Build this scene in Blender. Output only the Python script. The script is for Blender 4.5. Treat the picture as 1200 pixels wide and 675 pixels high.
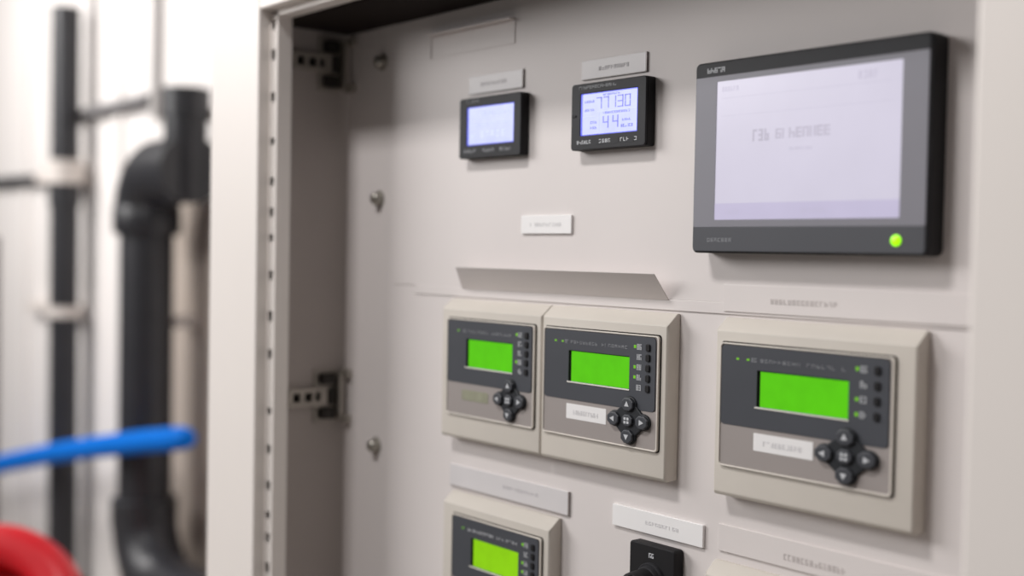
import bpy, bmesh, math, random
from mathutils import Vector, Matrix

# ------------------------------------------------------------------ clear
for o in list(bpy.data.objects):
    bpy.data.objects.remove(o)
SC = bpy.context.scene
COL = SC.collection
OZ = 1.30          # height of the panel's datum above the floor

# ------------------------------------------------------------------ camera
cam = bpy.data.cameras.new('camera')
cam_ob = bpy.data.objects.new('camera', cam)
COL.objects.link(cam_ob)
R = Matrix(((0.64217161, -0.03475843, 0.76577247),
            (0.76634193, 0.00523387, -0.6424116),
            (0.01832126, 0.99938204, 0.02999789)))
M4 = R.to_4x4()
M4.translation = Vector((0.99820128, -0.96983242, 0.15172102 + OZ))
cam_ob.matrix_world = M4
cam.sensor_width = 36.0
cam.lens = 42.0
cam.clip_start = 0.02
cam.dof.use_dof = True
cam.dof.focus_distance = 1.30
cam.dof.aperture_fstop = 1.75
SC.camera = cam_ob

# ------------------------------------------------------------------ world, lights, exposure
w = bpy.data.worlds.new('world')
SC.world = w
w.use_nodes = True
w.node_tree.nodes['Background'].inputs[0].default_value = (1.0, 0.97, 0.95, 1)
w.node_tree.nodes['Background'].inputs[1].default_value = 0.09
SC.view_settings.view_transform = 'Standard'
SC.view_settings.look = 'None'
SC.view_settings.gamma = 1.0
SC.view_settings.use_curve_mapping = False
SC.view_settings.exposure = 0.0


def area(name, loc, target, sx, sy, power, color):
    l = bpy.data.lights.new(name, 'AREA')
    l.shape = 'RECTANGLE'
    l.size, l.size_y = sx, sy
    l.energy = power
    l.color = color
    o = bpy.data.objects.new(name, l)
    COL.objects.link(o)
    o.location = loc
    d = Vector(target) - Vector(loc)
    o.rotation_euler = d.to_track_quat('-Z', 'Y').to_euler()
    return o


area('ceiling_tube_light', (-0.20, -1.50, OZ + 1.95), (0.0, 0.0, OZ), 0.55, 0.24, 31.0, (1.0, 0.98, 0.965))
area('front_left_fill', (-3.2, -2.9, OZ + 1.6), (0.0, 0.0, OZ), 2.4, 1.5, 120.0, (1.0, 0.985, 0.975))  # added soft fill from front left, no known fixture
area('ceiling_panel_light', (-4.0, -0.95, OZ + 1.7), (-3.3, 0.8, OZ + 0.1), 1.2, 0.8, 52.0, (1.0, 0.97, 0.95))


# ------------------------------------------------------------------ materials
def mat(name, color, rough=0.5, metal=0.0, emit=None, estr=0.0, noise=0.0, scale=30.0, bump=0.0, spec=0.5, alpha=1.0):
    m = bpy.data.materials.new(name)
    m.use_nodes = True
    nt = m.node_tree
    b = nt.nodes['Principled BSDF']
    b.inputs['Base Color'].default_value = (*color, 1)
    b.inputs['Roughness'].default_value = rough
    b.inputs['Metallic'].default_value = metal
    b.inputs['Specular IOR Level'].default_value = spec
    b.inputs['Alpha'].default_value = alpha
    if emit:
        b.inputs['Emission Color'].default_value = (*emit, 1)
        b.inputs['Emission Strength'].default_value = estr
    if noise or bump:
        tc = nt.nodes.new('ShaderNodeTexCoord')
        n = nt.nodes.new('ShaderNodeTexNoise')
        n.inputs['Scale'].default_value = scale
        n.inputs['Detail'].default_value = 4
        nt.links.new(tc.outputs['Object'], n.inputs['Vector'])
        if noise:
            cr = nt.nodes.new('ShaderNodeValToRGB')
            cr.color_ramp.elements[0].position = 0.3
            cr.color_ramp.elements[1].position = 0.7
            cr.color_ramp.elements[0].color = (*[c * (1 - noise) for c in color], 1)
            cr.color_ramp.elements[1].color = (*[min(1, c * (1 + noise)) for c in color], 1)
            nt.links.new(n.outputs['Fac'], cr.inputs['Fac'])
            nt.links.new(cr.outputs['Color'], b.inputs['Base Color'])
            if emit:
                cr2 = nt.nodes.new('ShaderNodeValToRGB')
                cr2.color_ramp.elements[0].position = 0.3
                cr2.color_ramp.elements[1].position = 0.7
                cr2.color_ramp.elements[0].color = (*[c * (1 - noise) for c in emit], 1)
                cr2.color_ramp.elements[1].color = (*[min(1, c * (1 + noise)) for c in emit], 1)
                nt.links.new(n.outputs['Fac'], cr2.inputs['Fac'])
                nt.links.new(cr2.outputs['Color'], b.inputs['Emission Color'])
        if bump:
            bp = nt.nodes.new('ShaderNodeBump')
            bp.inputs['Strength'].default_value = bump
            bp.inputs['Distance'].default_value = 0.0006
            n2 = nt.nodes.new('ShaderNodeTexNoise')
            n2.inputs['Scale'].default_value = 900
            nt.links.new(tc.outputs['Object'], n2.inputs['Vector'])
            nt.links.new(n2.outputs['Fac'], bp.inputs['Height'])
            nt.links.new(bp.outputs['Normal'], b.inputs['Normal'])
    return m


def s(r, g, b):
    def f(c):
        c /= 255.0
        return c / 12.92 if c <= 0.04045 else ((c + 0.055) / 1.055) ** 2.4
    return (f(r), f(g), f(b))


PAINT = mat('white_powder_coat', s(224, 217, 215), 0.5, noise=0.015, scale=6, bump=0.15, spec=0.3)
POSTM = mat('white_frame_paint', s(239, 232, 227), 0.42, noise=0.01, scale=5, bump=0.1, spec=0.3)
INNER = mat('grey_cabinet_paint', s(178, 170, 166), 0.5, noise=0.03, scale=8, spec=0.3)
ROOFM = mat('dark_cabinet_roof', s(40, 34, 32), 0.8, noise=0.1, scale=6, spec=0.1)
STEEL = mat('galvanised_steel', s(170, 164, 156), 0.38, 0.6, noise=0.08, scale=60)
BOLTM = mat('bolt_steel', s(172, 168, 160), 0.3, 0.85, noise=0.1, scale=150)
DARKST = mat('dark_steel', s(46, 42, 38), 0.5, 0.4, noise=0.1, scale=60)
CAVITY_SHADE = mat('cavity_shade', s(38, 35, 33), 0.8, noise=0.1, scale=40, spec=0.1)  # near-black that paints shade into holes, slots and recess gaps
BEIGE = mat('beige_plastic', s(208, 201, 192), 0.5, noise=0.015, scale=20, bump=0.3, spec=0.35)
GREYF = mat('warm_grey_foil', s(160, 152, 149), 0.5, 0.1, noise=0.02, scale=15, spec=0.4)
DARKF = mat('charcoal_foil', s(74, 76, 82), 0.5, noise=0.04, scale=15, spec=0.25)
BLACKP = mat('black_plastic', s(34, 33, 35), 0.55, noise=0.06, scale=40, spec=0.2)
BLACKG = mat('black_bezel', s(46, 46, 49), 0.5, noise=0.05, scale=40, spec=0.18)
RUBBER = mat('black_rubber', s(40, 42, 46), 0.5, noise=0.08, scale=60, spec=0.3)
KEYB = mat('button_rubber', s(62, 64, 70), 0.45, noise=0.08, scale=60, spec=0.5)
LCDG = mat('green_backlit_lcd', (0.01, 0.05, 0.0), 0.3, emit=s(90, 200, 16), estr=0.92, noise=0.05, scale=45, spec=0.3)
LCDG2 = mat('lime_backlit_lcd', (0.02, 0.05, 0.0), 0.3, emit=s(138, 204, 8), estr=0.95, noise=0.05, scale=45, spec=0.3)
LCDB = mat('lavender_backlit_lcd', (0.05, 0.05, 0.08), 0.3, emit=s(199, 206, 254), estr=0.98, noise=0.05, scale=60, spec=0.3)
EDGEB = mat('blue_backlight', (0.02, 0.02, 0.1), 0.3, emit=s(78, 92, 250), estr=0.9, noise=0.02, scale=60)
DIGIT = mat('lcd_digit', s(112, 116, 200), 0.4, emit=s(112, 116, 200), estr=0.6, noise=0.05, scale=40)
DIGITL = mat('pale_lcd_digit', s(170, 176, 232), 0.4, emit=s(168, 176, 232), estr=0.85, noise=0.03, scale=40)
WHITEP = mat('white_plate', s(244, 242, 242), 0.4, noise=0.01, scale=40, spec=0.3)
GLASSP = mat('cool_grey_plate', s(217, 213, 214), 0.4, noise=0.015, scale=30, spec=0.4)
GLASSD = mat('plate_edge', s(160, 152, 150), 0.4, noise=0.02, scale=30)
PAPER = mat('paper_label', s(240, 238, 238), 0.6, noise=0.01, scale=30, spec=0.2)
SMEAR = mat('faded_print', s(192, 188, 191), 0.6, noise=0.08, scale=90, spec=0.2)
SMEARP = mat('grey_print', s(196, 188, 186), 0.6, noise=0.06, scale=90, spec=0.2)
SMEARL = mat('pale_print', s(218, 216, 218), 0.6, noise=0.03, scale=90, spec=0.2)
INK = mat('white_legend', s(200, 202, 206), 0.5, noise=0.06, scale=90)
INKM = mat('soft_white_legend', s(168, 170, 174), 0.5, noise=0.06, scale=90)
INKD = mat('grey_legend', s(135, 137, 142), 0.5, noise=0.06, scale=90)
LEDG = mat('green_led', s(80, 150, 30), 0.3, emit=s(130, 195, 40), estr=0.5, noise=0.05, scale=200)
LEDB = mat('bright_green_led', s(120, 220, 10), 0.3, emit=s(165, 255, 10), estr=1.1, noise=0.02, scale=200)
FADED = mat('faded_green_label', s(150, 150, 130), 0.45, noise=0.10, scale=60, spec=0.3)
MONG = mat('monitor_grey_foil', s(132, 131, 139), 0.45, noise=0.03, scale=8, spec=0.3)
MONL = mat('monitor_lower_bar', s(84, 85, 90), 0.5, noise=0.03, scale=8, spec=0.2)
SCRN = mat('pale_screen', s(60, 58, 64), 0.25, emit=s(207, 202, 219), estr=0.96, noise=0.025, scale=14, spec=0.35)
SCRB = mat('screen_footer', s(60, 58, 68), 0.25, emit=s(196, 189, 215), estr=0.93, noise=0.04, scale=14, spec=0.35)
SCRT = mat('screen_text', s(60, 58, 64), 0.3, emit=s(184, 178, 196), estr=0.9, noise=0.06, scale=60)
SCRT2 = mat('faint_screen_text', s(60, 58, 64), 0.3, emit=s(192, 186, 206), estr=0.92, noise=0.04, scale=60)
RIMM = mat('pale_beige_rim', s(216, 209, 200), 0.4, noise=0.01, scale=20)
LIP = mat('pale_rim', s(226, 222, 214), 0.35, noise=0.02, scale=60)
WALLM = mat('white_wall_paint', s(236, 231, 228), 0.7, noise=0.03, scale=1.5, spec=0.2)
SHADEM = mat('beige_wall_shade', s(192, 179, 168), 0.7, noise=0.05, scale=3, spec=0.2)  # the drain pipe's shadow on the wall, put into a board colour
FLOORM = mat('grey_floor', s(150, 144, 138), 0.6, noise=0.08, scale=4)
PIPEB = mat('black_pipe', s(46, 46, 50), 0.38, noise=0.12, scale=12, spec=0.5)
CONDU = mat('grey_conduit', s(190, 186, 184), 0.5, noise=0.05, scale=20)
CLAMP = mat('pale_clamp', s(222, 214, 208), 0.5, noise=0.05, scale=20)
BLUE = mat('blue_plastic', s(0, 112, 214), 0.65, noise=0.05, scale=14, spec=0.12)
RED = mat('red_enamel', s(214, 28, 40), 0.32, noise=0.06, scale=10, spec=0.5)


# ------------------------------------------------------------------ helpers
def link(name, me, mats, parent=None, loc=None, rot=None):
    if not isinstance(mats, (list, tuple)):
        mats = [mats]
    for m in mats:
        me.materials.append(m)
    o = bpy.data.objects.new(name, me)
    COL.objects.link(o)
    if parent:
        o.parent = parent
    if loc:
        o.location = loc
    if rot:
        o.rotation_euler = rot
    return o


def smooth(me, deg=35):
    me.polygons.foreach_set('use_smooth', [True] * len(me.polygons))
    me.set_sharp_from_angle(angle=math.radians(deg))
    me.update()
    return me


def from_bm(bm, deg=15):
    bmesh.ops.recalc_face_normals(bm, faces=bm.faces)
    me = bpy.data.meshes.new('mesh')
    bm.to_mesh(me)
    bm.free()
    return smooth(me, deg)


def bm_box(bm, x0, x1, y0, y1, z0, z1, bev=0.0, mi=0, seg=2):
    r = bmesh.ops.create_cube(bm, size=1.0)
    vs = r['verts']
    for v in vs:
        v.co = Vector((x0 + (v.co.x + .5) * (x1 - x0), y0 + (v.co.y + .5) * (y1 - y0), z0 + (v.co.z + .5) * (z1 - z0)))
    fs = list({f for v in vs for f in v.link_faces})
    for f in fs:
        f.material_index = mi
    if bev > 0:
        es = list({e for v in vs for e in v.link_edges})
        r2 = bmesh.ops.bevel(bm, geom=es, offset=bev, segments=seg, profile=.5, affect='EDGES')
        for f in r2['faces']:
            f.material_index = mi
    return vs


def box(x0, x1, y0, y1, z0, z1, bev=0.0, seg=2):
    bm = bmesh.new()
    bm_box(bm, x0, x1, y0, y1, z0, z1, bev, 0, seg)
    return from_bm(bm)


def hull(pts, bev=0.0):
    bm = bmesh.new()
    for p in pts:
        bm.verts.new(p)
    bmesh.ops.convex_hull(bm, input=list(bm.verts))
    bmesh.ops.dissolve_limit(bm, angle_limit=0.01, verts=bm.verts, edges=bm.edges)
    if bev:
        bmesh.ops.bevel(bm, geom=list(bm.edges), offset=bev, segments=3, profile=.5, affect='EDGES')
    return from_bm(bm)


def rrect(x0, x1, z0, z1, r, n=5):
    pts = []
    for cx, cz, a in ((x1 - r, z1 - r, 0), (x0 + r, z1 - r, 90), (x0 + r, z0 + r, 180), (x1 - r, z0 + r, 270)):
        for i in range(n + 1):
            t = math.radians(a + 90.0 * i / n)
            pts.append((cx + r * math.cos(t), cz + r * math.sin(t)))
    return pts


def plate(loops, yf, yb, bev=0.0):
    """a plate in the x-z plane with holes; front at y = yf (towards the viewer), back at y = yb"""
    cu = bpy.data.curves.new('outline', 'CURVE')
    cu.dimensions = '2D'
    cu.fill_mode = 'BOTH'
    th = yb - yf
    bev = min(bev, th / 2 * .98)
    cu.extrude = th / 2 - bev
    cu.bevel_depth = bev
    cu.bevel_resolution = 2
    cu.offset = -bev
    for lp in loops:
        sp = cu.splines.new('POLY')
        sp.points.add(len(lp) - 1)
        for p, (x, z) in zip(sp.points, lp):
            p.co = (x, z, 0, 1)
        sp.use_cyclic_u = True
    t = bpy.data.objects.new('outline', cu)
    COL.objects.link(t)
    dg = bpy.context.evaluated_depsgraph_get()
    me = bpy.data.meshes.new_from_object(t.evaluated_get(dg))
    bpy.data.objects.remove(t)
    bpy.data.curves.remove(cu)
    me.materials.clear()
    yc = (yf + yb) / 2
    for v in me.vertices:
        v.co = Vector((v.co.x, yc - v.co.z, v.co.y))
    return smooth(me, 15)


def cyl(bm, p0, p1, r0, r1=None, seg=24, mi=0, cap=True):
    r1 = r0 if r1 is None else r1
    p0, p1 = Vector(p0), Vector(p1)
    d = (p1 - p0)
    q = d.to_track_quat('Z', 'Y').to_matrix()
    a, b = [], []
    for i in range(seg):
        t = 2 * math.pi * i / seg
        v = Vector((math.cos(t), math.sin(t), 0))
        a.append(bm.verts.new(p0 + q @ (v * r0)))
        b.append(bm.verts.new(p1 + q @ (v * r1)))
    for i in range(seg):
        j = (i + 1) % seg
        bm.faces.new((a[i], a[j], b[j], b[i])).material_index = mi
    if cap:
        bm.faces.new(list(reversed(a))).material_index = mi
        bm.faces.new(b).material_index = mi


def lathe(bm, p0, axis, prof, seg=32, mi=0):
    """prof: list of (distance along axis, radius)"""
    p0 = Vector(p0)
    q = Vector(axis).normalized().to_track_quat('Z', 'Y').to_matrix()
    rings = []
    for h, r in prof:
        if r < 1e-6:
            rings.append([bm.verts.new(p0 + q @ Vector((0, 0, h)))])
        else:
            rings.append([bm.verts.new(p0 + q @ Vector((r * math.cos(2 * math.pi * i / seg), r * math.sin(2 * math.pi * i / seg), h))) for i in range(seg)])
    for a, b in zip(rings, rings[1:]):
        for i in range(seg):
            j = (i + 1) % seg
            if len(a) == 1 and len(b) == 1:
                continue
            if len(a) == 1:
                f = bm.faces.new((a[0], b[j], b[i]))
            elif len(b) == 1:
                f = bm.faces.new((a[i], a[j], b[0]))
            else:
                f = bm.faces.new((a[i], a[j], b[j], b[i]))
            f.material_index = mi
    if prof[0] == prof[-1]:
        bmesh.ops.remove_doubles(bm, verts=rings[0] + rings[-1], dist=1e-6)
        return
    for rg, rev in ((rings[0], True), (rings[-1], False)):
        if len(rg) > 1:
            f = bm.faces.new(list(reversed(rg)) if rev else rg)
            f.material_index = mi


def tube_path(bm, pts, r, seg=24, mi=0):
    pts = [Vector(p) for p in pts]
    rings = []
    up = None
    for i, p in enumerate(pts):
        t = (pts[min(i + 1, len(pts) - 1)] - pts[max(i - 1, 0)]).normalized()
        if up is None:
            up = t.orthogonal().normalized()
        up = (up - t * up.dot(t)).normalized()
        sd = t.cross(up)
        rr = r[i] if isinstance(r, (list, tuple)) else r
        rings.append([bm.verts.new(p + (up * math.cos(2 * math.pi * k / seg) + sd * math.sin(2 * math.pi * k / seg)) * rr) for k in range(seg)])
    for a, b in zip(rings, rings[1:]):
        for k in range(seg):
            j = (k + 1) % seg
            bm.faces.new((a[k], a[j], b[j], b[k])).material_index = mi
    bm.faces.new(list(reversed(rings[0]))).material_index = mi
    bm.faces.new(rings[-1]).material_index = mi


def glyphs(bm, x0, x1, z, h, n, y, seed, mi=0, gap=0.35, th=0.0003):
    """a run of small illegible characters made of little strokes"""
    rnd = random.Random(seed)
    w_ = (x1 - x0) / n
    for i in range(n):
        a = x0 + i * w_
        b = a + w_ * (1 - gap)
        t = h * 0.2
        tw = min(t, (b - a) * .4)
        if rnd.random() < .9:
            bm_box(bm, a, a + tw, y, y + th, z - h / 2, z + h / 2, 0, mi)
        if rnd.random() < .6:
            bm_box(bm, b - tw, b, y, y + th, z - h / 2, z + h / 2 * (1 if rnd.random() < .6 else 0), 0, mi)
        for zz in (z + h / 2 - t, z - t / 2, z - h / 2):
            if rnd.random() < .55:
                bm_box(bm, a, b, y + th * .1, y + th, zz, zz + t, 0, mi)


SEG7 = {'0': 'abcdef', '1': 'bc', '2': 'abged', '3': 'abgcd', '4': 'fgbc', '5': 'afgcd', '6': 'afgedc', '7': 'abc', '8': 'abcdefg', '9': 'abcfgd'}


def seven(bm, ch, x, z, w_, h, y, th=0.0004, t=None, mi=0):
    """one seven-segment digit, lower left corner at x, z"""
    t = t or w_ * .2
    if ch == '.':
        bm_box(bm, x, x + t, y, y + th, z, z + t, 0, mi)
        return
    R_ = {'a': (x, x + w_, z + h - t, z + h), 'd': (x, x + w_, z, z + t), 'g': (x, x + w_, z + h / 2 - t / 2, z + h / 2 + t / 2),
          'b': (x + w_ - t, x + w_, z + h / 2 + t * .3, z + h - t * .3), 'c': (x + w_ - t, x + w_, z + t * .3, z + h / 2 - t * .3),
          'f': (x, x + t, z + h / 2 + t * .3, z + h - t * .3), 'e': (x, x + t, z + t * .3, z + h / 2 - t * .3)}
    for k in SEG7[ch]:
        a, b, c, d = R_[k]
        bm_box(bm, a, b, y, y + th, c, d, 0, mi)


def thing(name, label, cat, loc, group=None):
    o = bpy.data.objects.new(name, None)
    COL.objects.link(o)
    o.empty_display_size = 0.02
    o.location = loc
    o['label'] = label
    o['category'] = cat
    if group:
        o['group'] = group
    return o


def tag(o, label, cat, group=None):
    o['label'] = label
    o['category'] = cat
    if group:
        o['group'] = group
    return o


def struct(name, me, m):
    o = link(name, me, m)
    o['kind'] = 'structure'
    return o


# ------------------------------------------------------------------ the room
struct('floor', box(-6.5, 3.0, -3.0, 0.9, -0.06, 0.0), FLOORM)
struct('wall_back', box(-6.5, 3.0, 0.80, 0.90, 0.0, 3.6), WALLM)
for i, (a, b, m_) in enumerate(((-3.46, -3.40, WALLM), (-4.52, -4.47, WALLM), (-3.00, -2.50, SHADEM))):  # third strip is a board coloured as the drain pipe's shadow
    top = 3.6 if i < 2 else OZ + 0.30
    struct('trim_and_shade_%d' % (i + 1), box(a, b, 0.785, 0.80, 0.0, top, 0.003), m_)

# ------------------------------------------------------------------ the cabinet
CAB = thing('control_cabinet', 'white steel control cabinet framing a panel of meters, monitor and controllers', 'cabinet', (-0.05, 0, 0))


def cpart(name, me, m, parent=None):
    """a cabinet part given in panel coordinates (z from the datum)"""
    for v in me.vertices:
        v.co += Vector((0.05, 0, OZ)) if parent is None else Vector((0, 0, 0))
    return link(name, me, m, parent or CAB)


def cz(me):
    for v in me.vertices:
        v.co += Vector((0.05, 0, OZ))
    return me


ZB, ZT = -1.30, 0.66
panel = cpart('mounting_panel', box(-0.5485, 0.636, 0.0, 0.003, -1.15, 0.4735), PAINT)
# plate over the upper half of the panel; its lower edge makes the long seam above the controllers
link('upper_cover_plate', cz(box(-0.4174, 0.635, -0.0010, 0.0002, 0.1035, 0.4725, 0.0004)), PAINT, panel)
link('seam_strip', cz(box(-0.3675, 0.635, -0.0016, 0.0002, 0.0915, 0.1035, 0.0005)), PAINT, panel)
# frame around the opening
bm = bmesh.new()
bm_box(bm, -0.680, -0.532, -0.160, -0.118, ZB, ZT, 0.002)
cpart('frame_post', from_bm(bm), POSTM)
bm = bmesh.new()
bm_box(bm, 0.548, 0.86, -0.160, -0.118, ZB, ZT, 0.003)
cpart('frame_post', from_bm(bm), POSTM)
cpart('frame_rail', box(-0.532, 0.548, -0.160, -0.118, 0.487, ZT, 0.002), POSTM)
cpart('rail_flange', box(-0.510, 0.548, -0.142, -0.100, 0.478, 0.487), POSTM)
# perforated strip on the inner side of the left post
HZ = [0.4662, 0.4238, 0.3644, 0.3018, 0.2452, 0.2016, 0.1654, 0.1122, 0.0538, -0.0002, -0.0812, -0.1362, -0.1882, -0.2306, -0.263, -0.3066]
HZ += [-0.352, -0.40, -0.455]
bm = bmesh.new()
bm_box(bm, -0.532, -0.5285, -0.142, -0.1405, ZB, 0.478)
bm_box(bm, -0.5165, -0.510, -0.142, -0.1405, ZB, 0.478)
lo = ZB
for i, z in enumerate(sorted(HZ)):
    hh = (0.0066, 0.0056, 0.0072, 0.0082, 0.0072, 0.0058, 0.0070)[i % 7]
    bm_box(bm, -0.5285, -0.5165, -0.142, -0.1405, lo, z - hh)
    for sx in (-1, 1):
        bm_box(bm, -0.5225 + sx * .0060 - (.0020 if sx > 0 else 0), -0.5225 + sx * .0060 + (.0020 if sx < 0 else 0), -0.142, -0.1405, z - hh, z - hh * .5)
    lo = z + hh
bm_box(bm, -0.5285, -0.5165, -0.142, -0.1405, lo, 0.478)
cpart('perforated_strip', from_bm(bm), POSTM)
bm = bmesh.new()
bm_box(bm, -0.5118, -0.510, -0.1405, -0.122, ZB, 0.478)
bm_box(bm, -0.532, -0.510, -0.122, -0.1195, ZB, 0.478)
cpart('strip_channel', from_bm(bm), POSTM)
cpart('hole_shade', box(-0.5315, -0.5120, -0.1260, -0.1222, ZB + .01, 0.47), CAVITY_SHADE)  # dark sheet standing for the shade behind the holes
# sides, roof
cpart('side_panel', box(-0.567, -0.555, -0.118, 0.32, ZB, 0.474), INNER)
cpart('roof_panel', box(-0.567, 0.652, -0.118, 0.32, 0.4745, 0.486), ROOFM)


# hinges on the left side panel
def hinge(z):
    y0 = -0.117
    bm = bmesh.new()
    # slotted arm
    for a, b in ((z + 0.0065, z + 0.0135), (z - 0.0135, z - 0.0065)):
        bm_box(bm, -0.556, -0.545, -0.098, -0.030, a, b, 0.001)
    for a, b in ((-0.098, -0.090), (-0.078, -0.070), (-0.058, -0.052), (-0.044, -0.030)):
        bm_box(bm, -0.556, -0.5455, a, b, z - 0.0075, z + 0.0075, 0.0008)
    h = link('hinge', cz(from_bm(bm)), STEEL, CAB)
    bm = bmesh.new()
    bm_box(bm, -0.5555, -0.5505, -0.096, -0.038, z - 0.0066, z + 0.0066, 0)
    link('slot_shade', cz(from_bm(bm)), CAVITY_SHADE, h)  # dark backing that paints shade into the arm slots
    bm = bmesh.new()
    for a, b in ((z + 0.018, z + 0.034), (z - 0.034, z - 0.018)):
        bm_box(bm, -0.556, -0.541, -0.043, -0.020, a, b, 0.002)
        cyl(bm, (-0.5485, -0.030, a), (-0.5485, -0.030, b), 0.0075, seg=16)
    cyl(bm, (-0.548, -0.026, z - 0.012), (-0.548, -0.026, z + 0.012), 0.007, seg=16)
    link('knuckle', cz(from_bm(bm)), DARKST, h)
    bm = bmesh.new()
    bm_box(bm, -0.5555, -0.5525, -0.052, -0.016, z - 0.040, z + 0.040, 0.001)
    bm_box(bm, -0.556, -0.538, -0.0155, -0.0085, z - 0.036, z + 0.036, 0.001)
    bm_box(bm, -0.549, -0.528, -0.0090, 0.0003, z + 0.028, z + 0.040, 0.0015)
    bm_box(bm, -0.549, -0.528, -0.0090, 0.0003, z - 0.040, z - 0.028, 0.0015)
    link('leaf', cz(from_bm(bm)), STEEL, h)


hinge(0.4265)
hinge(-0.0690)

# bolts down the left edge of the panel
for x, z in ((-0.4574, 0.4230), (-0.4609, 0.2257), (-0.4602, -0.1346), (-0.4600, -0.48)):
    bm = bmesh.new()
    lathe(bm, (x, 0.0004, z), (0, -1, 0), [(0, .0122), (.0016, .0122), (.0022, .0112), (.0022, .0096), (.008, .0092), (.0115, .0080), (.0140, .0052), (.0148, 0)], 24)
    b = link('bolt', cz(from_bm(bm, 40)), BOLTM, panel)

# ------------------------------------------------------------------ label plates
G = 'label plates on the white panel'


def label_plate(x0, x1, z0, z1, t, m, label, text=None, tm=SMEAR, y=0.0, edge=None, n=10, th=0.0045, slant=0, seed=1):
    cx, cz_ = (x0 + x1) / 2, (z0 + z1) / 2
    o = link('label_plate', plate([rrect(x0 - cx, x1 - cx, z0 - cz_, z1 - cz_, .0008, 2)], -t, 0.0, .0004), m, None, (cx, y, cz_ + OZ))
    tag(o, label, 'label', G)
    if edge:
        bm = bmesh.new()
        a, b, c, d = x0 - cx, x1 - cx, z0 - cz_, z1 - cz_
        bm_box(bm, b - .0012, b + .0006, -t - .0003, -.0001, c, d)
        bm_box(bm, a, b, -t - .0003, -.0001, c - .0003, c + .0006)
        link('plate_edge', from_bm(bm), edge, o)
    if text:
        bm = bmesh.new()
        glyphs(bm, text[0] - cx, text[1] - cx, text[2] - cz_, th, n, -t - .0003, seed)
        link('printed_text', from_bm(bm), tm, o)
    return o


YP = -0.0012
Y0 = -0.0002
label_plate(-0.2495, -0.1410, 0.3572, 0.3800, .0018, GLASSP, 'grey label plate above the black meter farther from the monitor', (-.224, -.165, .3685), y=YP, edge=GLASSD, seed=3)
label_plate(-0.0340, 0.0705, 0.3552, 0.3770, .0018, GLASSP, 'grey label plate above the meter with dark digits on its display', (-.005, .045, .366), y=YP, edge=GLASSD, seed=4)
label_plate(-0.1375, -0.0458, 0.1750, 0.1972, .0030, WHITEP, 'small white label plate alone below the two black meters', (-.120, -.062, .186), tm=SMEARL, y=YP, seed=5)
label_plate(0.0328, 0.1682, -0.1580, -0.1338, .0035, WHITEP, 'long white label plate directly above the black rotary switch', (.085, .135, -.146), tm=SMEARL, y=Y0, seed=6, th=.004)
label_plate(-0.2780, -0.0425, -0.1620, -0.1335, .0025, GLASSP, 'pale translucent label plate along the top of the lower left controller', (-.165, -.095, -.147), tm=SMEAR, y=Y0, edge=GLASSD, seed=7, th=.004)
label_plate(0.1880, 0.4800, -0.1560, -0.1280, .0020, PAINT, 'off-white label plate just above the controller cut off by bottom edge', (.272, .345, -.1455), tm=SMEARP, n=14, y=Y0, seed=8, th=.006)
label_plate(0.1880, 0.4800, 0.0945, 0.1225, .0012, PAINT, 'off-white label strip between monitor and the rightmost large controller', (.249, .329, .1070), tm=SMEARP, n=15, y=-.0018, seed=9, th=.005)

o = thing('label_holder', 'empty white label holder with a top lip, near the top edge of the panel', 'label holder', (-0.248, YP, 0.42 + OZ))
link('back_plate', plate([rrect(-.089, .089, -.006, .026, .001, 2)], -.0008, 0, .0003), PAINT, o)
link('lip', box(-.089, .089, -.0100, 0.0, .0235, .0262, .0006), PAINT, o)
link('end_lip', box(-.0895, -.0875, -.0022, 0.0, -.006, .0262, .0004), PAINT, o)

# ------------------------------------------------------------------ sloping sheet metal hood
o = link('sloping_flap', hull([(-.2584, 0, 0), (.1106, 0, 0), (-.2400, -.0260, .0285), (.1127, -.0260, .0285), (-.2584, 0, .0016), (.1106, 0, .0016), (-.2400, -.0260, .0298), (.1127, -.0260, .0298)], .0003), PAINT, None, (0, -.0019, .1022 + OZ))
tag(o, 'white sloping sheet metal flap jutting from panel above the paired controllers', 'flap')


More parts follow.
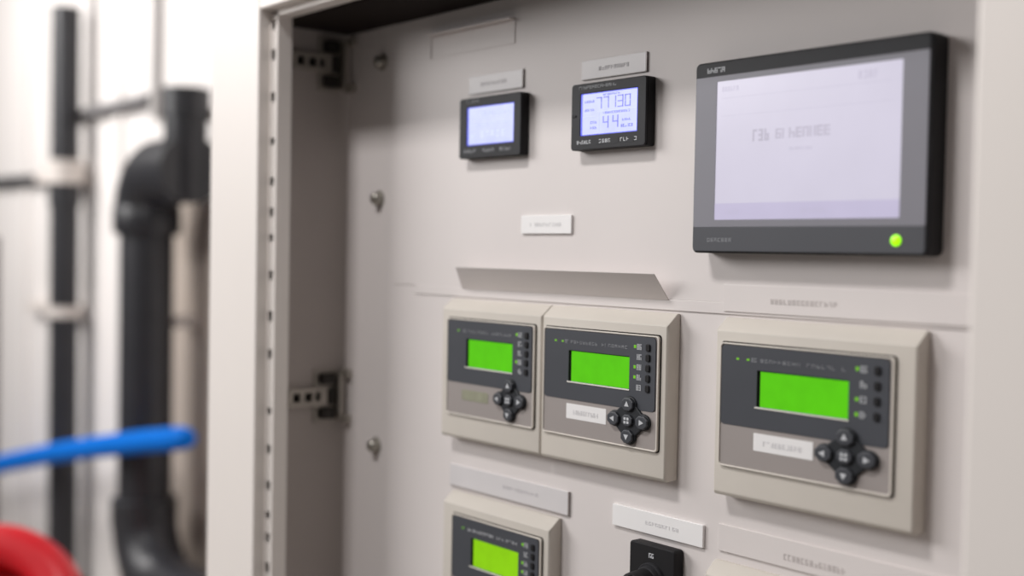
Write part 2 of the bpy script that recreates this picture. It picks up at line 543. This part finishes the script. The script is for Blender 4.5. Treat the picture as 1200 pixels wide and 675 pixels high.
# ------------------------------------------------------------------ black panel meters
def meter(x0, x1, z0, z1, t, label, digits):
    cx, cz_ = (x0 + x1) / 2, (z0 + z1) / 2
    W, H = x1 - x0, z1 - z0
    o = thing('panel_meter', label, 'meter', (cx, YP, cz_ + OZ), 'black digital meters')
    a, b, c, d = -W / 2, W / 2, -H / 2, H / 2
    lx0, lx1 = a + W * .128, b - W * .110
    lz0, lz1 = c + H * .215, d - H * .155
    link('housing', plate([rrect(a, b, c, d, .003)], -t + .003, 0.0, .0005), BLACKP, o)
    link('bezel', plate([rrect(a, b, c, d, .004), rrect(lx0, lx1, lz0, lz1, .0006, 2)], -t, -t + .003, .0009), BLACKG, o)
    yl = -t + .0012
    lcd = link('lcd_screen', box(lx0 - .0005, lx1 + .0005, yl, yl + .0012, lz0 - .0005, lz1 + .0005), LCDB, o)
    bm = bmesh.new()
    e = .0026
    bm_box(bm, lx0, lx0 + e, yl - .0003, yl, lz0, lz1)
    bm_box(bm, lx1 - e * .5, lx1, yl - .0003, yl, lz0, lz1)
    bm_box(bm, lx0, lx1, yl - .0003, yl, lz1 - e * .4, lz1)
    bm_box(bm, lx0, lx1, yl - .0003, yl, lz0, lz0 + e * .4)
    link('backlight_edge', from_bm(bm), EDGEB, lcd)
    LW, LH = lx1 - lx0, lz1 - lz0
    bm = bmesh.new()
    yg = yl - .0005
    if digits:
        x = lx0 + LW * .28
        for ch in '77130':
            seven(bm, ch, x, lz0 + LH * .60, LW * .095, LH * .28, yg, t=.0012)
            x += LW * .125
        glyphs(bm, lx0 + LW * .07, lx0 + LW * .25, lz0 + LH * .80, .0028, 5, yg, 21)
        glyphs(bm, lx0 + LW * .07, lx0 + LW * .25, lz0 + LH * .60, .0028, 5, yg, 22)
        glyphs(bm, lx0 + LW * .40, lx0 + LW * .88, lz0 + LH * .50, .0026, 12, yg, 23)
        glyphs(bm, lx0 + LW * .40, lx0 + LW * .70, lz0 + LH * .93, .0022, 8, yg, 31)
        x = lx0 + LW * .40
        for ch in '44':
            seven(bm, ch, x, lz0 + LH * .13, LW * .10, LH * .30, yg, t=.0014)
            x += LW * .17
        glyphs(bm, lx0 + LW * .18, lx0 + LW * .30, lz0 + LH * .30, .0030, 3, yg, 24)
        glyphs(bm, lx0 + LW * .18, lx0 + LW * .30, lz0 + LH * .17, .0030, 3, yg, 25)
        glyphs(bm, lx0 + LW * .72, lx0 + LW * .93, lz0 + LH * .16, .0036, 6, yg, 26)
        glyphs(bm, lx0 + LW * .74, lx0 + LW * .90, lz0 + LH * .30, .0026, 4, yg, 27)
        link('digits', from_bm(bm), DIGIT, lcd)
        bm = bmesh.new()
        for (p, q, z) in ((.30, .98, .54), (.04, .26, .44)):
            bm_box(bm, lx0 + LW * p, lx0 + LW * q, yg, yg + .0003, lz0 + LH * z, lz0 + LH * z + .0006)
        bm_box(bm, lx0 + LW * .32, lx0 + LW * .33, yg, yg + .0003, lz0 + LH * .06, lz0 + LH * .5)
        link('divider_lines', from_bm(bm), DIGITL, lcd)
    else:
        glyphs(bm, lx0 + LW * .28, lx0 + LW * .55, lz0 + LH * .80, LH * .13, 4, yg, 41)
        glyphs(bm, lx0 + LW * .58, lx0 + LW * .92, lz0 + LH * .80, LH * .10, 6, yg, 42)
        glyphs(bm, lx0 + LW * .08, lx0 + LW * .90, lz0 + LH * .53, LH * .05, 14, yg, 43)
        glyphs(bm, lx0 + LW * .30, lx0 + LW * .85, lz0 + LH * .26, LH * .18, 5, yg, 44)
        glyphs(bm, lx0 + LW * .08, lx0 + LW * .22, lz0 + LH * .22, LH * .12, 3, yg, 45)
        link('digits', from_bm(bm), DIGITL, lcd)
    # legends and soft keys below, brand strip above
    bm = bmesh.new()
    zz = c + H * .115
    if digits:
        for p, q, n, sd in ((.09, .29, 6, 51), (.395, .56, 4, 52), (.68, .80, 3, 53), (.86, .91, 1, 54)):
            bm = bmesh.new()
            glyphs(bm, a + W * p, a + W * q, zz, .0042, n, -t - .0003, sd)
            link('legend', from_bm(bm), INK, o)
        bm = bmesh.new()
        glyphs(bm, a + W * .105, a + W * .62, d - H * .065, .0034, 14, -t - .0003, 55, gap=.2)
        link('name_strip', from_bm(bm), INKD, o)
        bm = bmesh.new()
        bm_box(bm, a + W * .012, a + W * .07, -t - .0008, -t + .0005, c + H * .50, c + H * .535, .0003)
        link('indicator', from_bm(bm), BLACKP, o)
    else:
        for p, q, n, sd in ((.09, .30, 4, 61), (.40, .60, 4, 62), (.68, .90, 4, 63)):
            bm = bmesh.new()
            glyphs(bm, a + W * p, a + W * q, zz, .0045, n, -t - .0003, sd)
            link('legend', from_bm(bm), INKD, o)
        bm = bmesh.new()
        glyphs(bm, a + W * .12, a + W * .34, d - H * .06, .0030, 6, -t - .0003, 64)
        link('name_strip', from_bm(bm), INKD, o)
    for k in range(4):
        kx = a + W * (.18 + .205 * k)
        link('button', plate([rrect(kx - .008, kx + .008, c + H * .065, c + H * .165, .002)], -t - .0002, -t + .0003, .0001), BLACKG, o)


meter(-0.2530, -0.1292, 0.2722, 0.3500, .0140, 'left of two black meters, farther from monitor, with faint bluish-white display', False)
meter(-0.0362, 0.0838, 0.2715, 0.3482, .0150, 'black meter with rows of dark digits on lavender display, nearer the monitor', True)

# ------------------------------------------------------------------ operator monitor
MX0, MX1, MZ0, MZ1, MT = 0.1635, 0.4350, 0.1546, 0.3500, 0.0250
mcx, mcz = (MX0 + MX1) / 2, (MZ0 + MZ1) / 2
mon = thing('operator_monitor', 'large black-framed grey monitor with pale lavender screen and green light', 'monitor', (mcx, YP, mcz + OZ))


def mp(x, z):
    return (x - mcx, z - mcz)


def mrect(x0, x1, z0, z1, r, n=4):
    return rrect(x0 - mcx, x1 - mcx, z0 - mcz, z1 - mcz, r, n)


link('housing', plate([mrect(MX0, MX1, MZ0, MZ1, .006)], -MT, 0.0, .0022), BLACKP, mon)
SX0, SX1, SZ0, SZ1 = 0.1935, 0.4058, 0.1885, 0.3288
link('top_bar', plate([mrect(MX0 + .002, MX1 - .003, .3345, MZ1 - .002, .003)], -MT - .0008, -MT + .001, .0003), BLACKG, mon)
link('front_foil', plate([mrect(MX0 + .0020, MX1 - .0035, .1812, .3345, .0006), mrect(SX0, SX1, SZ0, SZ1, .0006)], -MT - .0008, -MT + .001, .0002), MONG, mon)
link('lower_bar', plate([mrect(MX0 + .002, MX1 - .0035, MZ0 + .002, .1812, .003)], -MT - .0008, -MT + .001, .0003), MONL, mon)
scr = link('screen', box(SX0 - mcx - .0004, SX1 - mcx + .0004, -MT - .0003, -MT + .0006, SZ0 - mcz - .0004, SZ1 - mcz + .0004), SCRN, mon)
bm = bmesh.new()
ys = -MT - .0005
bm_box(bm, SX0 - mcx, SX1 - mcx, ys, ys + .0004, SZ0 - mcz, SZ0 - mcz + .0165)
link('footer_bar', from_bm(bm), SCRB, scr)
bm = bmesh.new()
glyphs(bm, .240 - mcx, .262 - mcx, .2715 - mcz, .0120, 3, ys, 71, gap=.25)
glyphs(bm, .268 - mcx, .332 - mcx, .2715 - mcz, .0100, 8, ys, 72, gap=.15)
link('headline_text', from_bm(bm), SCRT, scr)
bm = bmesh.new()
glyphs(bm, .200 - mcx, .222 - mcx, .3205 - mcz, .0050, 6, ys, 73)
glyphs(bm, .360 - mcx, .382 - mcx, .3190 - mcz, .0080, 4, ys, 74)
glyphs(bm, .285 - mcx, .312 - mcx, .2560 - mcz, .0030, 8, ys, 75)
bm_box(bm, .200 - mcx, .395 - mcx, ys, ys + .0003, .3110 - mcz, .3116 - mcz)
bm_box(bm, .200 - mcx, .395 - mcx, ys, ys + .0003, .2930 - mcz, .2935 - mcz)
glyphs(bm, .208 - mcx, .226 - mcx, .1965 - mcz, .0050, 5, ys, 76)
glyphs(bm, .300 - mcx, .330 - mcx, .1965 - mcz, .0050, 6, ys, 77)
link('small_text', from_bm(bm), SCRT2, scr)
bm = bmesh.new()
glyphs(bm, .1805 - mcx, .2040 - mcx, .3408 - mcz, .0052, 5, -MT - .0011, 78, gap=.15)
link('maker_mark', from_bm(bm), INKM, mon)
bm = bmesh.new()
glyphs(bm, .1850 - mcx, .2180 - mcx, .1680 - mcz, .0038, 7, -MT - .0011, 79, gap=.3)
link('model_mark', from_bm(bm), INKD, mon)
bm = bmesh.new()
lathe(bm, (.4035 - mcx, -MT - .0006, .1683 - mcz), (0, -1, 0), [(0, .0052), (.0010, .0050), (.0020, .0036), (.0024, 0)], 24)
link('indicator_light', from_bm(bm, 40), LEDB, mon)


# ------------------------------------------------------------------ controllers
def controller(hx0, hx1, dz, fx0, fx1, label, icons, sticker=None, lime=False, kpu=.777, seeds=100, left_bevel=True):
    """hx: housing, fx: face plate, dz: how far below the row of paired controllers it sits"""
    cx = (hx0 + hx1) / 2
    o = thing('control_module', label, 'controller', (cx, Y0, dz + OZ), 'beige controllers with green displays')
    T = .0200
    a, b = hx0 - cx, hx1 - cx
    zt, zb, zf = .0885, -.0935, .0755
    pts = []
    lb = .0015
    for x in (a, b):
        pts += [(x, 0, zb + .001), (x, 0, zt), (x, -.0045, zt)]
    for x in (a + lb, b - lb):
        pts += [(x, -T, zf), (x, -T, zb + .004)]
    for x in (a, b):
        pts += [(x, -T + .003, zf + .0025), (x, -T + .003, zb)]
    link('housing', hull(pts, .0010), BEIGE, o)
    f0, f1 = fx0 - cx, fx1 - cx
    F = f1 - f0

    def u(t):
        return f0 + F * t
    z1, z0 = .0640, -.0620
    # dark plate painting the recess shadow, rim, lower foil, dark foil with the display window
    link('gap_shade', plate([rrect(f0 - .0006, f1 + .0016, z0 - .0006, z1 + .0013, .004)], -T - .0003, -T + .0004, 0), CAVITY_SHADE, o)
    link('face_rim', plate([rrect(f0, f1, z0, z1, .004), rrect(f0 + .0016, f1 - .0022, z0 + .0018, z1 - .0016, .003)], -T - .0032, -T + .0005, .0007), RIMM, o)
    lx0, lx1, lz0, lz1 = u(.236), u(.764), .0028, .0388
    dk0, dk1, dzb, dzt = f0 + .0020, f1 - .0050, -.0190, z1 - .0022
    link('lower_foil', plate([rrect(f0 + .0012, f1 - .0018, z0 + .0014, -.0185, .001)], -T - .0020, -T + .0005, .0002), GREYF, o)
    fp = link('face_plate', plate([rrect(f0 + .0012, f1 - .0018, -.0187, z1 - .0012, .001), rrect(lx0 - .003, lx1 + .003, lz0 - .003, lz1 + .003, .001)], -T - .0012, -T + .0005, .0002), GREYF, o)
    link('display_panel', plate([rrect(dk0, dk1, dzb, dzt, .0045), rrect(lx0, lx1, lz0, lz1, .0004, 2)], -T - .0026, -T - .0008, .0002), DARKF, o)
    lcd = link('lcd_screen', box(lx0 + .0026, lx1 + .0004, -T - .0004, -T + .0003, lz0 - .001, lz1 - .0010), LCDG2 if lime else LCDG, o)
    link('well_shade', box(lx0 - .002, lx1 + .002, -T - .0002, -T + .0006, lz0 - .002, lz1 + .002), CAVITY_SHADE, o)  # dark margin left and above the LCD stands in for recess shade
    bm = bmesh.new()
    bm_box(bm, lx0 - .0020, lx1 + .0010, -T - .0034, -T - .0020, lz0 - .0018, lz0 - .0003, .0003)
    link('window_lip', from_bm(bm), LIP, o)
    # printed line with its two small lamps
    yt = -T - .0029
    bm = bmesh.new()
    glyphs(bm, u(.20), u(.235), .0487, .0042, 2, yt, seeds + 1, gap=.2)
    glyphs(bm, u(.255), u(.50), .0487, .0034, 9, yt, seeds + 2)
    glyphs(bm, u(.53), u(.755), .0487, .0034, 8, yt, seeds + 3)
    link('printed_text', from_bm(bm), INKD if not lime else INK, o)
    bm = bmesh.new()
    for t in ((.105, .17) if sticker != 'faded' else (.13,)):
        bm_box(bm, u(t), u(t) + .0034, yt, yt + .0005, .0476, .0496, .0001)
    link('status_lamp', from_bm(bm), LEDG, o)
    # column of symbols and side buttons
    n = len(icons)
    for i, kind in enumerate(icons):
        z = .0505 - i * .0112 * (5 / n if n < 5 else 1)
        bm = bmesh.new()
        glyphs(bm, u(.825), u(.825) + .0075, z, .0064, 2, yt, seeds + 20 + i, gap=.12)
        if kind:
            bm_box(bm, u(.800), u(.800) + .0034, yt, yt + .0005, z - .0016, z + .0018, .0001, 1)
        link('symbol', from_bm(bm), [INKM, LEDG], o)
        link('side_button', plate([rrect(u(.900), u(.900) + .0062, z - .0040, z + .0040, .002)], -T - .0044, -T - .0024, .0008), BLACKP, o)
    # four-way keypad
    kx, kz = u(kpu), -.0315
    q = F / .1865
    rx, rz = .0218 * q, .0178
    base = []
    for i in range(72):
        t = 2 * math.pi * i / 72
        c_, s_ = math.cos(t), math.sin(t)
        k = .0288 / (abs(c_) ** 1.05 + abs(s_) ** 1.05)
        for ox, oz in ((.0205, 0), (-.0205, 0), (0, .0205), (0, -.0205)):
            dt = ox * c_ + oz * s_
            disc = .0108 ** 2 - (.0205 ** 2 - dt * dt)
            if dt > 0 and disc > 0:
                k = max(k, dt + math.sqrt(disc))
        base.append((kx + q * k * c_ * 1.02, kz + k * s_ * .86))
    kp = link('keypad', plate([base], -T - .0050, -T - .0010, .0014), RUBBER, o)
    for bx, bz, ang in ((0, rz, 90), (0, -rz, 270), (-rx, 0, 180), (rx, 0, 0), (0, 0, None)):
        r_ = .0088 if ang is not None else .0078
        oc = [(kx + bx + r_ * q * 1.08 * math.cos(math.radians(22.5 + 45 * i)), kz + bz + r_ * .92 * math.sin(math.radians(22.5 + 45 * i))) for i in range(8)]
        me = plate([oc], -T - .0082, -T - .0046, .0014)
        bm = bmesh.new()
        bm.from_mesh(me)
        y = -T - .0085
        if ang is None:
            for dx, dzz in ((-.0022, .002), (.0022, .002), (-.0022, -.002), (.0022, -.002)):
                bm_box(bm, kx + dx - .0016, kx + dx + .0016, y, y + .0006, kz + dzz - .0014, kz + dzz + .0014, 0, 1)
        else:
            vs = []
            for yy in (y, y + .0006):
                vs.append([bm.verts.new((kx + bx + .0042 * math.cos(math.radians(ang + k)), yy, kz + bz + .0038 * math.sin(math.radians(ang + k)))) for k in (0, 125, 235)])
            for f in ((vs[0][0], vs[0][1], vs[0][2]), (vs[1][2], vs[1][1], vs[1][0])):
                bm.faces.new(f).material_index = 1
            for k in range(3):
                j = (k + 1) % 3
                bm.faces.new((vs[0][k], vs[1][k], vs[1][j], vs[0][j])).material_index = 1
        me2 = from_bm(bm, 15)
        bpy.data.meshes.remove(me)
        link('button', me2, [KEYB, INK], kp)
    if sticker == 'paper':
        p0, p1 = u(.222), u(.576)
        st = link('paper_sticker', plate([rrect(p0, p1, -.0412, -.0236, .0008, 2)], -T - .0024, -T - .0018, .0001), PAPER, o)
        st['label'] = 'white paper sticker with a smudged line'
        bm = bmesh.new()
        glyphs(bm, p0 + .012, p1 - .012, -.0330, .0050, 10, -T - .0027, seeds + 50)
        link('smudged_print', from_bm(bm), SMEARL, st)
    elif sticker == 'faded':
        st = link('faded_sticker', plate([rrect(u(.19), u(.50), -.0410, -.0275, .002, 3)], -T - .0024, -T - .0018, .0001), FADED, o)
        st['label'] = 'faded greenish sticker'
    return o


controller(-0.2765, -0.0770, 0, -0.2620, -0.0865, 'left controller of the abutting pair, with faded sticker on its face', (1, 0, 0, 1, 0), 'faded', seeds=100, kpu=.755)
controller(-0.0755, 0.1270, 0, -0.0695, 0.1175, 'right controller of the abutting pair, with small white sticker', (1, 0, 1, 1, 0), 'paper', seeds=200)
controller(0.1940, 0.4240, 0, 0.2025, 0.4032, 'rightmost large controller under the monitor, white sticker beside keypad', (1, 0, 1, 1), 'paper', seeds=300, kpu=.765)
controller(-0.2680, -0.0560, -0.2560, -0.2455, -0.0675, 'lower left controller with lime display, cut off by the bottom edge', (1, 0, 1, 1, 0), 'faded', lime=True, seeds=400)
controller(0.1860, 0.4240, -0.2540, 0.1960, 0.4030, 'lower right controller, only its beige top edge in view', (1, 0, 1, 1), 'paper', seeds=500)

# ------------------------------------------------------------------ rotary switch
sw = thing('rotary_switch', 'black square rotary switch with knob below the long white label plate', 'switch', (0.1060, Y0, -0.1990 + OZ))
link('plate', plate([rrect(-.0335, .0335, -.033, .033, .004)], -.0150, 0, .0016), BLACKP, sw)
bm = bmesh.new()
lathe(bm, (0, -.0145, -.0060), (0, -1, 0), [(0, .0200), (.0030, .0200), (.0042, .0190), (.0042, .0172), (.0090, .0165), (.0100, .0155), (.0100, 0)], 40)
link('collar', from_bm(bm, 40), BLACKG, sw)
bm = bmesh.new()
lathe(bm, (0, -.0240, -.0060), (0, -1, 0), [(0, .0150), (.018, .0142), (.0235, .0135), (.0260, .0110), (.0260, 0)], 40)
bm_box(bm, -.0040, .0040, -.0540, -.0400, -.0190, .0070, .0018)
link('knob', from_bm(bm), BLACKP, sw)
bm = bmesh.new()
glyphs(bm, -.0040, .0040, .0215, .0052, 2, -.0153, 91, gap=.2)
link('symbol', from_bm(bm), INK, sw)

# ------------------------------------------------------------------ pipes on the back wall
PX, PY = -2.752, 0.62
pipe = thing('drain_pipe', 'thick black drain pipe with bends at top and bottom on the back wall', 'pipe', (PX, PY, 0))


def ppart(name, bm, m=PIPEB):
    return link(name, from_bm(bm, 40), m, pipe)


bm = bmesh.new()
cyl(bm, (0, 0, OZ - 0.72), (0, 0, OZ + 0.24), .086, seg=40)
ppart('pipe', bm)
bm = bmesh.new()
lathe(bm, (0, 0, OZ + 0.185), (0, 0, 1), [(0, .084), (0, .100), (.012, .108), (.085, .108), (.10, .100), (.10, .08)], 40)
ppart('collar', bm)
# upper bend to the right, then a short upright stub
bm = bmesh.new()
arc = [(0.13 - 0.13 * math.cos(t), 0, OZ + 0.255 + 0.13 * math.sin(t)) for t in [math.pi / 2 * i / 10 for i in range(11)]]
tube_path(bm, arc + [(0.27, 0, OZ + 0.385), (0.335, 0, OZ + 0.385)], .104, 36)
ppart('elbow', bm)
bm = bmesh.new()
lathe(bm, (0.285, 0, OZ + 0.285), (0, 0, 1), [(0, .03), (.0, .056), (.02, .066), (.26, .066), (.26, .074), (.345, .074), (.35, .068), (.35, .04)], 40)
ppart('upright_stub', bm)
# lower bend
bm = bmesh.new()
arc = [(0.22 - 0.22 * math.cos(t), 0, OZ - 0.72 - 0.22 * math.sin(t)) for t in [math.pi / 2 * i / 12 for i in range(13)]]
tube_path(bm, arc + [(0.45, 0, OZ - 0.94), (0.75, 0, OZ - 0.94)], [.104] * 15, 36)
ppart('elbow', bm)
bm = bmesh.new()
lathe(bm, (0, 0, OZ - 0.76), (0, 0, 1), [(0, .078), (0, .106), (.085, .106), (.09, .100), (.09, .08)], 40)
ppart('collar', bm)
for z in (OZ - 0.1, OZ + 0.56):
    bm = bmesh.new()
    bm_box(bm, -.02, .02, 0.08, 0.178, z - .02, z + .02)
    if z < OZ:
        ppart('wall_bracket', bm, CLAMP)
    else:
        for v in bm.verts:
            v.co.x += .285
        ppart('wall_bracket', bm, CLAMP)

pole = thing('standpipe', 'slim black vertical pipe left of the thick drain pipe', 'pipe', (-3.735, 0.70, 0))
bm = bmesh.new()
cyl(bm, (0, 0, 0.0), (0, 0, OZ + 1.075), .055, seg=32)
link('pipe', from_bm(bm, 40), PIPEB, pole)
bm = bmesh.new()
lathe(bm, (0, 0, OZ + 0.30), (0, 0, 1), [(0, .053), (0, .061), (.09, .061), (.09, .053)], 32)
link('coupling', from_bm(bm, 40), PIPEB, pole)


def tagged_tube(name, pts, r, m, label, cat, group=None):
    bm = bmesh.new()
    c = Vector(pts[0])
    tube_path(bm, [Vector(p) - c for p in pts], r, 16)
    o = link(name, from_bm(bm, 50), m, None, c)
    tag(o, label, cat, group)
    return o


tagged_tube('conduit', [(-3.685, .785, OZ + 0.69), (-3.680, .785, OZ + 2.0)], .017, CONDU, 'thin grey upright wire conduit just right of slim black pipe', 'conduit', 'grey conduits on the back wall')
tagged_tube('conduit', [(-3.075, .785, OZ + 0.60), (-3.060, .785, OZ + 2.0)], .020, CONDU, 'thin grey upright conduit above the bend of the drain pipe', 'conduit', 'grey conduits on the back wall')
tagged_tube('conduit', [(-3.95, .777, OZ + 0.665), (-3.55, .775, OZ + 0.668), (-3.10, .775, OZ + 0.672)], .022, mat('dark_conduit', s(120, 118, 120), 0.5, noise=.05, scale=20), 'thin dark level conduit between the two black pipes', 'conduit', 'dark level conduits')
tagged_tube('conduit', [(-5.4, .775, OZ + 0.44), (-4.16, .775, OZ + 0.425)], .024, mat('black_conduit', s(60, 60, 64), 0.5, noise=.05, scale=20), 'thin dark level conduit running left from slim black pipe', 'conduit', 'dark level conduits')
tagged_tube('conduit', [(-4.905, .77, 0.0), (-4.900, .77, OZ + 0.18)], .030, mat('slate_conduit', s(110, 104, 102), 0.5, noise=.05, scale=20), 'blurred grey upright conduit at the left edge of picture', 'conduit', 'grey conduits on the back wall')

for x0, x1, z, hh, lab in ((-4.15, -3.68, 0.432, .045, 'pale pipe clamp at the upper part of slim black pipe'), (-4.35, -3.68, -0.115, .040, 'pale pipe clamp halfway down the slim black pipe')):
    o = thing('pipe_clamp', lab, 'clamp', ((x0 + x1) / 2, 0.70, z + OZ), 'clamps on the slim black pipe')
    h = (x1 - x0) / 2
    if z > 0:
        xs = -3.735 - (x0 + x1) / 2
        bm = bmesh.new()
        lathe(bm, (xs, 0, -hh), (0, 0, 1), [(0, .0625), (0, .074), (2 * hh, .074), (2 * hh, .0625), (0, .0625)], 32)
        link('collar', from_bm(bm, 40), CLAMP, o)
        link('arm', box(-h, xs - .064, 0.02, 0.096, -hh * .6, hh * .6, .004), CLAMP, o)
    else:
        xs = -3.735 - (x0 + x1) / 2
        bm = bmesh.new()
        lathe(bm, (xs, 0, -hh * .5), (0, 0, 1), [(0, .0565), (0, .066), (hh, .066), (hh, .0565), (0, .0565)], 32)
        link('collar', from_bm(bm, 40), CLAMP, o)
        link('arm', box(-h, xs - .052, 0.04, 0.096, -hh * .5, hh * .5, .004), CLAMP, o)

# blue rod lying across both black pipes
o = thing('blue_rod', 'bright blue rod held level across both black pipes', 'rod', (-2.5, 0.46, OZ - 0.42))
bm = bmesh.new()
tube_path(bm, [(-2.265, .115, -.505), (-1.528, .115, -.324), (-1.15, .105, -.245), (-.785, .06, -.172), (-.308, .025, -.083), (.078, .02, -.013), (.335, .013, .030), (.375, .012, .036), (.395, .010, .039)],
          [.040, .038, .038, .036, .036, .036, .034, .030, .018], 20)
link('shaft', from_bm(bm, 50), BLUE, o)

# ------------------------------------------------------------------ red hand wheel low on the left
n = Vector((0.62, -0.62, 0.48)).normalized()
wc = Vector((-1.864, -0.152, OZ - 0.748))
wh = thing('handwheel', 'bright red valve handwheel at the bottom left corner', 'handwheel', (wc.x, wc.y, 0))
q = n.to_track_quat('Z', 'Y').to_matrix()
off = Vector((0, 0, wc.z))
bm = bmesh.new()
Rm, seg = .205, 64
prof = []
for k in range(20):
    t = 2 * math.pi * k / 20
    c_, s_ = math.cos(t), math.sin(t)
    p = 3.0
    k_ = (abs(c_) ** p + abs(s_) ** p) ** (-1 / p)
    prof.append((.050 * c_ * k_, .050 * s_ * k_))
rings = []
for i in range(seg):
    t = 2 * math.pi * i / seg
    rings.append([bm.verts.new(off + q @ Vector(((Rm + a) * math.cos(t), (Rm + a) * math.sin(t), b))) for a, b in prof])
for i in range(seg):
    A, B = rings[i], rings[(i + 1) % seg]
    for k in range(20):
        j = (k + 1) % 20
        bm.faces.new((A[k], B[k], B[j], A[j]))
link('rim', from_bm(bm, 50), RED, wh)
bm = bmesh.new()
lathe(bm, off + q @ Vector((0, 0, -.042)), n, [(0, 0), (0, .17), (.008, .17), (.014, .05), (.014, 0)], 48)
link('web', from_bm(bm, 40), RED, wh)
bm = bmesh.new()
lathe(bm, off + q @ Vector((0, 0, -.05)), n, [(0, .04), (.09, .04), (.10, .03), (.10, 0)], 32)
link('hub', from_bm(bm, 40), RED, wh)
for k in range(4):
    t = math.pi / 2 * k + .5
    d = q @ Vector((math.cos(t), math.sin(t), 0))
    bm = bmesh.new()
    cyl(bm, off + d * .03, off + d * .19, .016, .014, 16)
    link('spoke', from_bm(bm, 40), RED, wh)
bm = bmesh.new()
end = off - n * .25
cyl(bm, off - n * .02, end, .02, seg=20)
link('stem', from_bm(bm, 40), DARKST, wh)
bm = bmesh.new()
cyl(bm, (end.x, end.y, 0), (end.x, end.y, end.z + .05), .06, seg=28)
cyl(bm, (end.x, end.y, 0), (end.x, end.y, .03), .12, seg=28)
link('valve_body', from_bm(bm, 40), RED, wh)
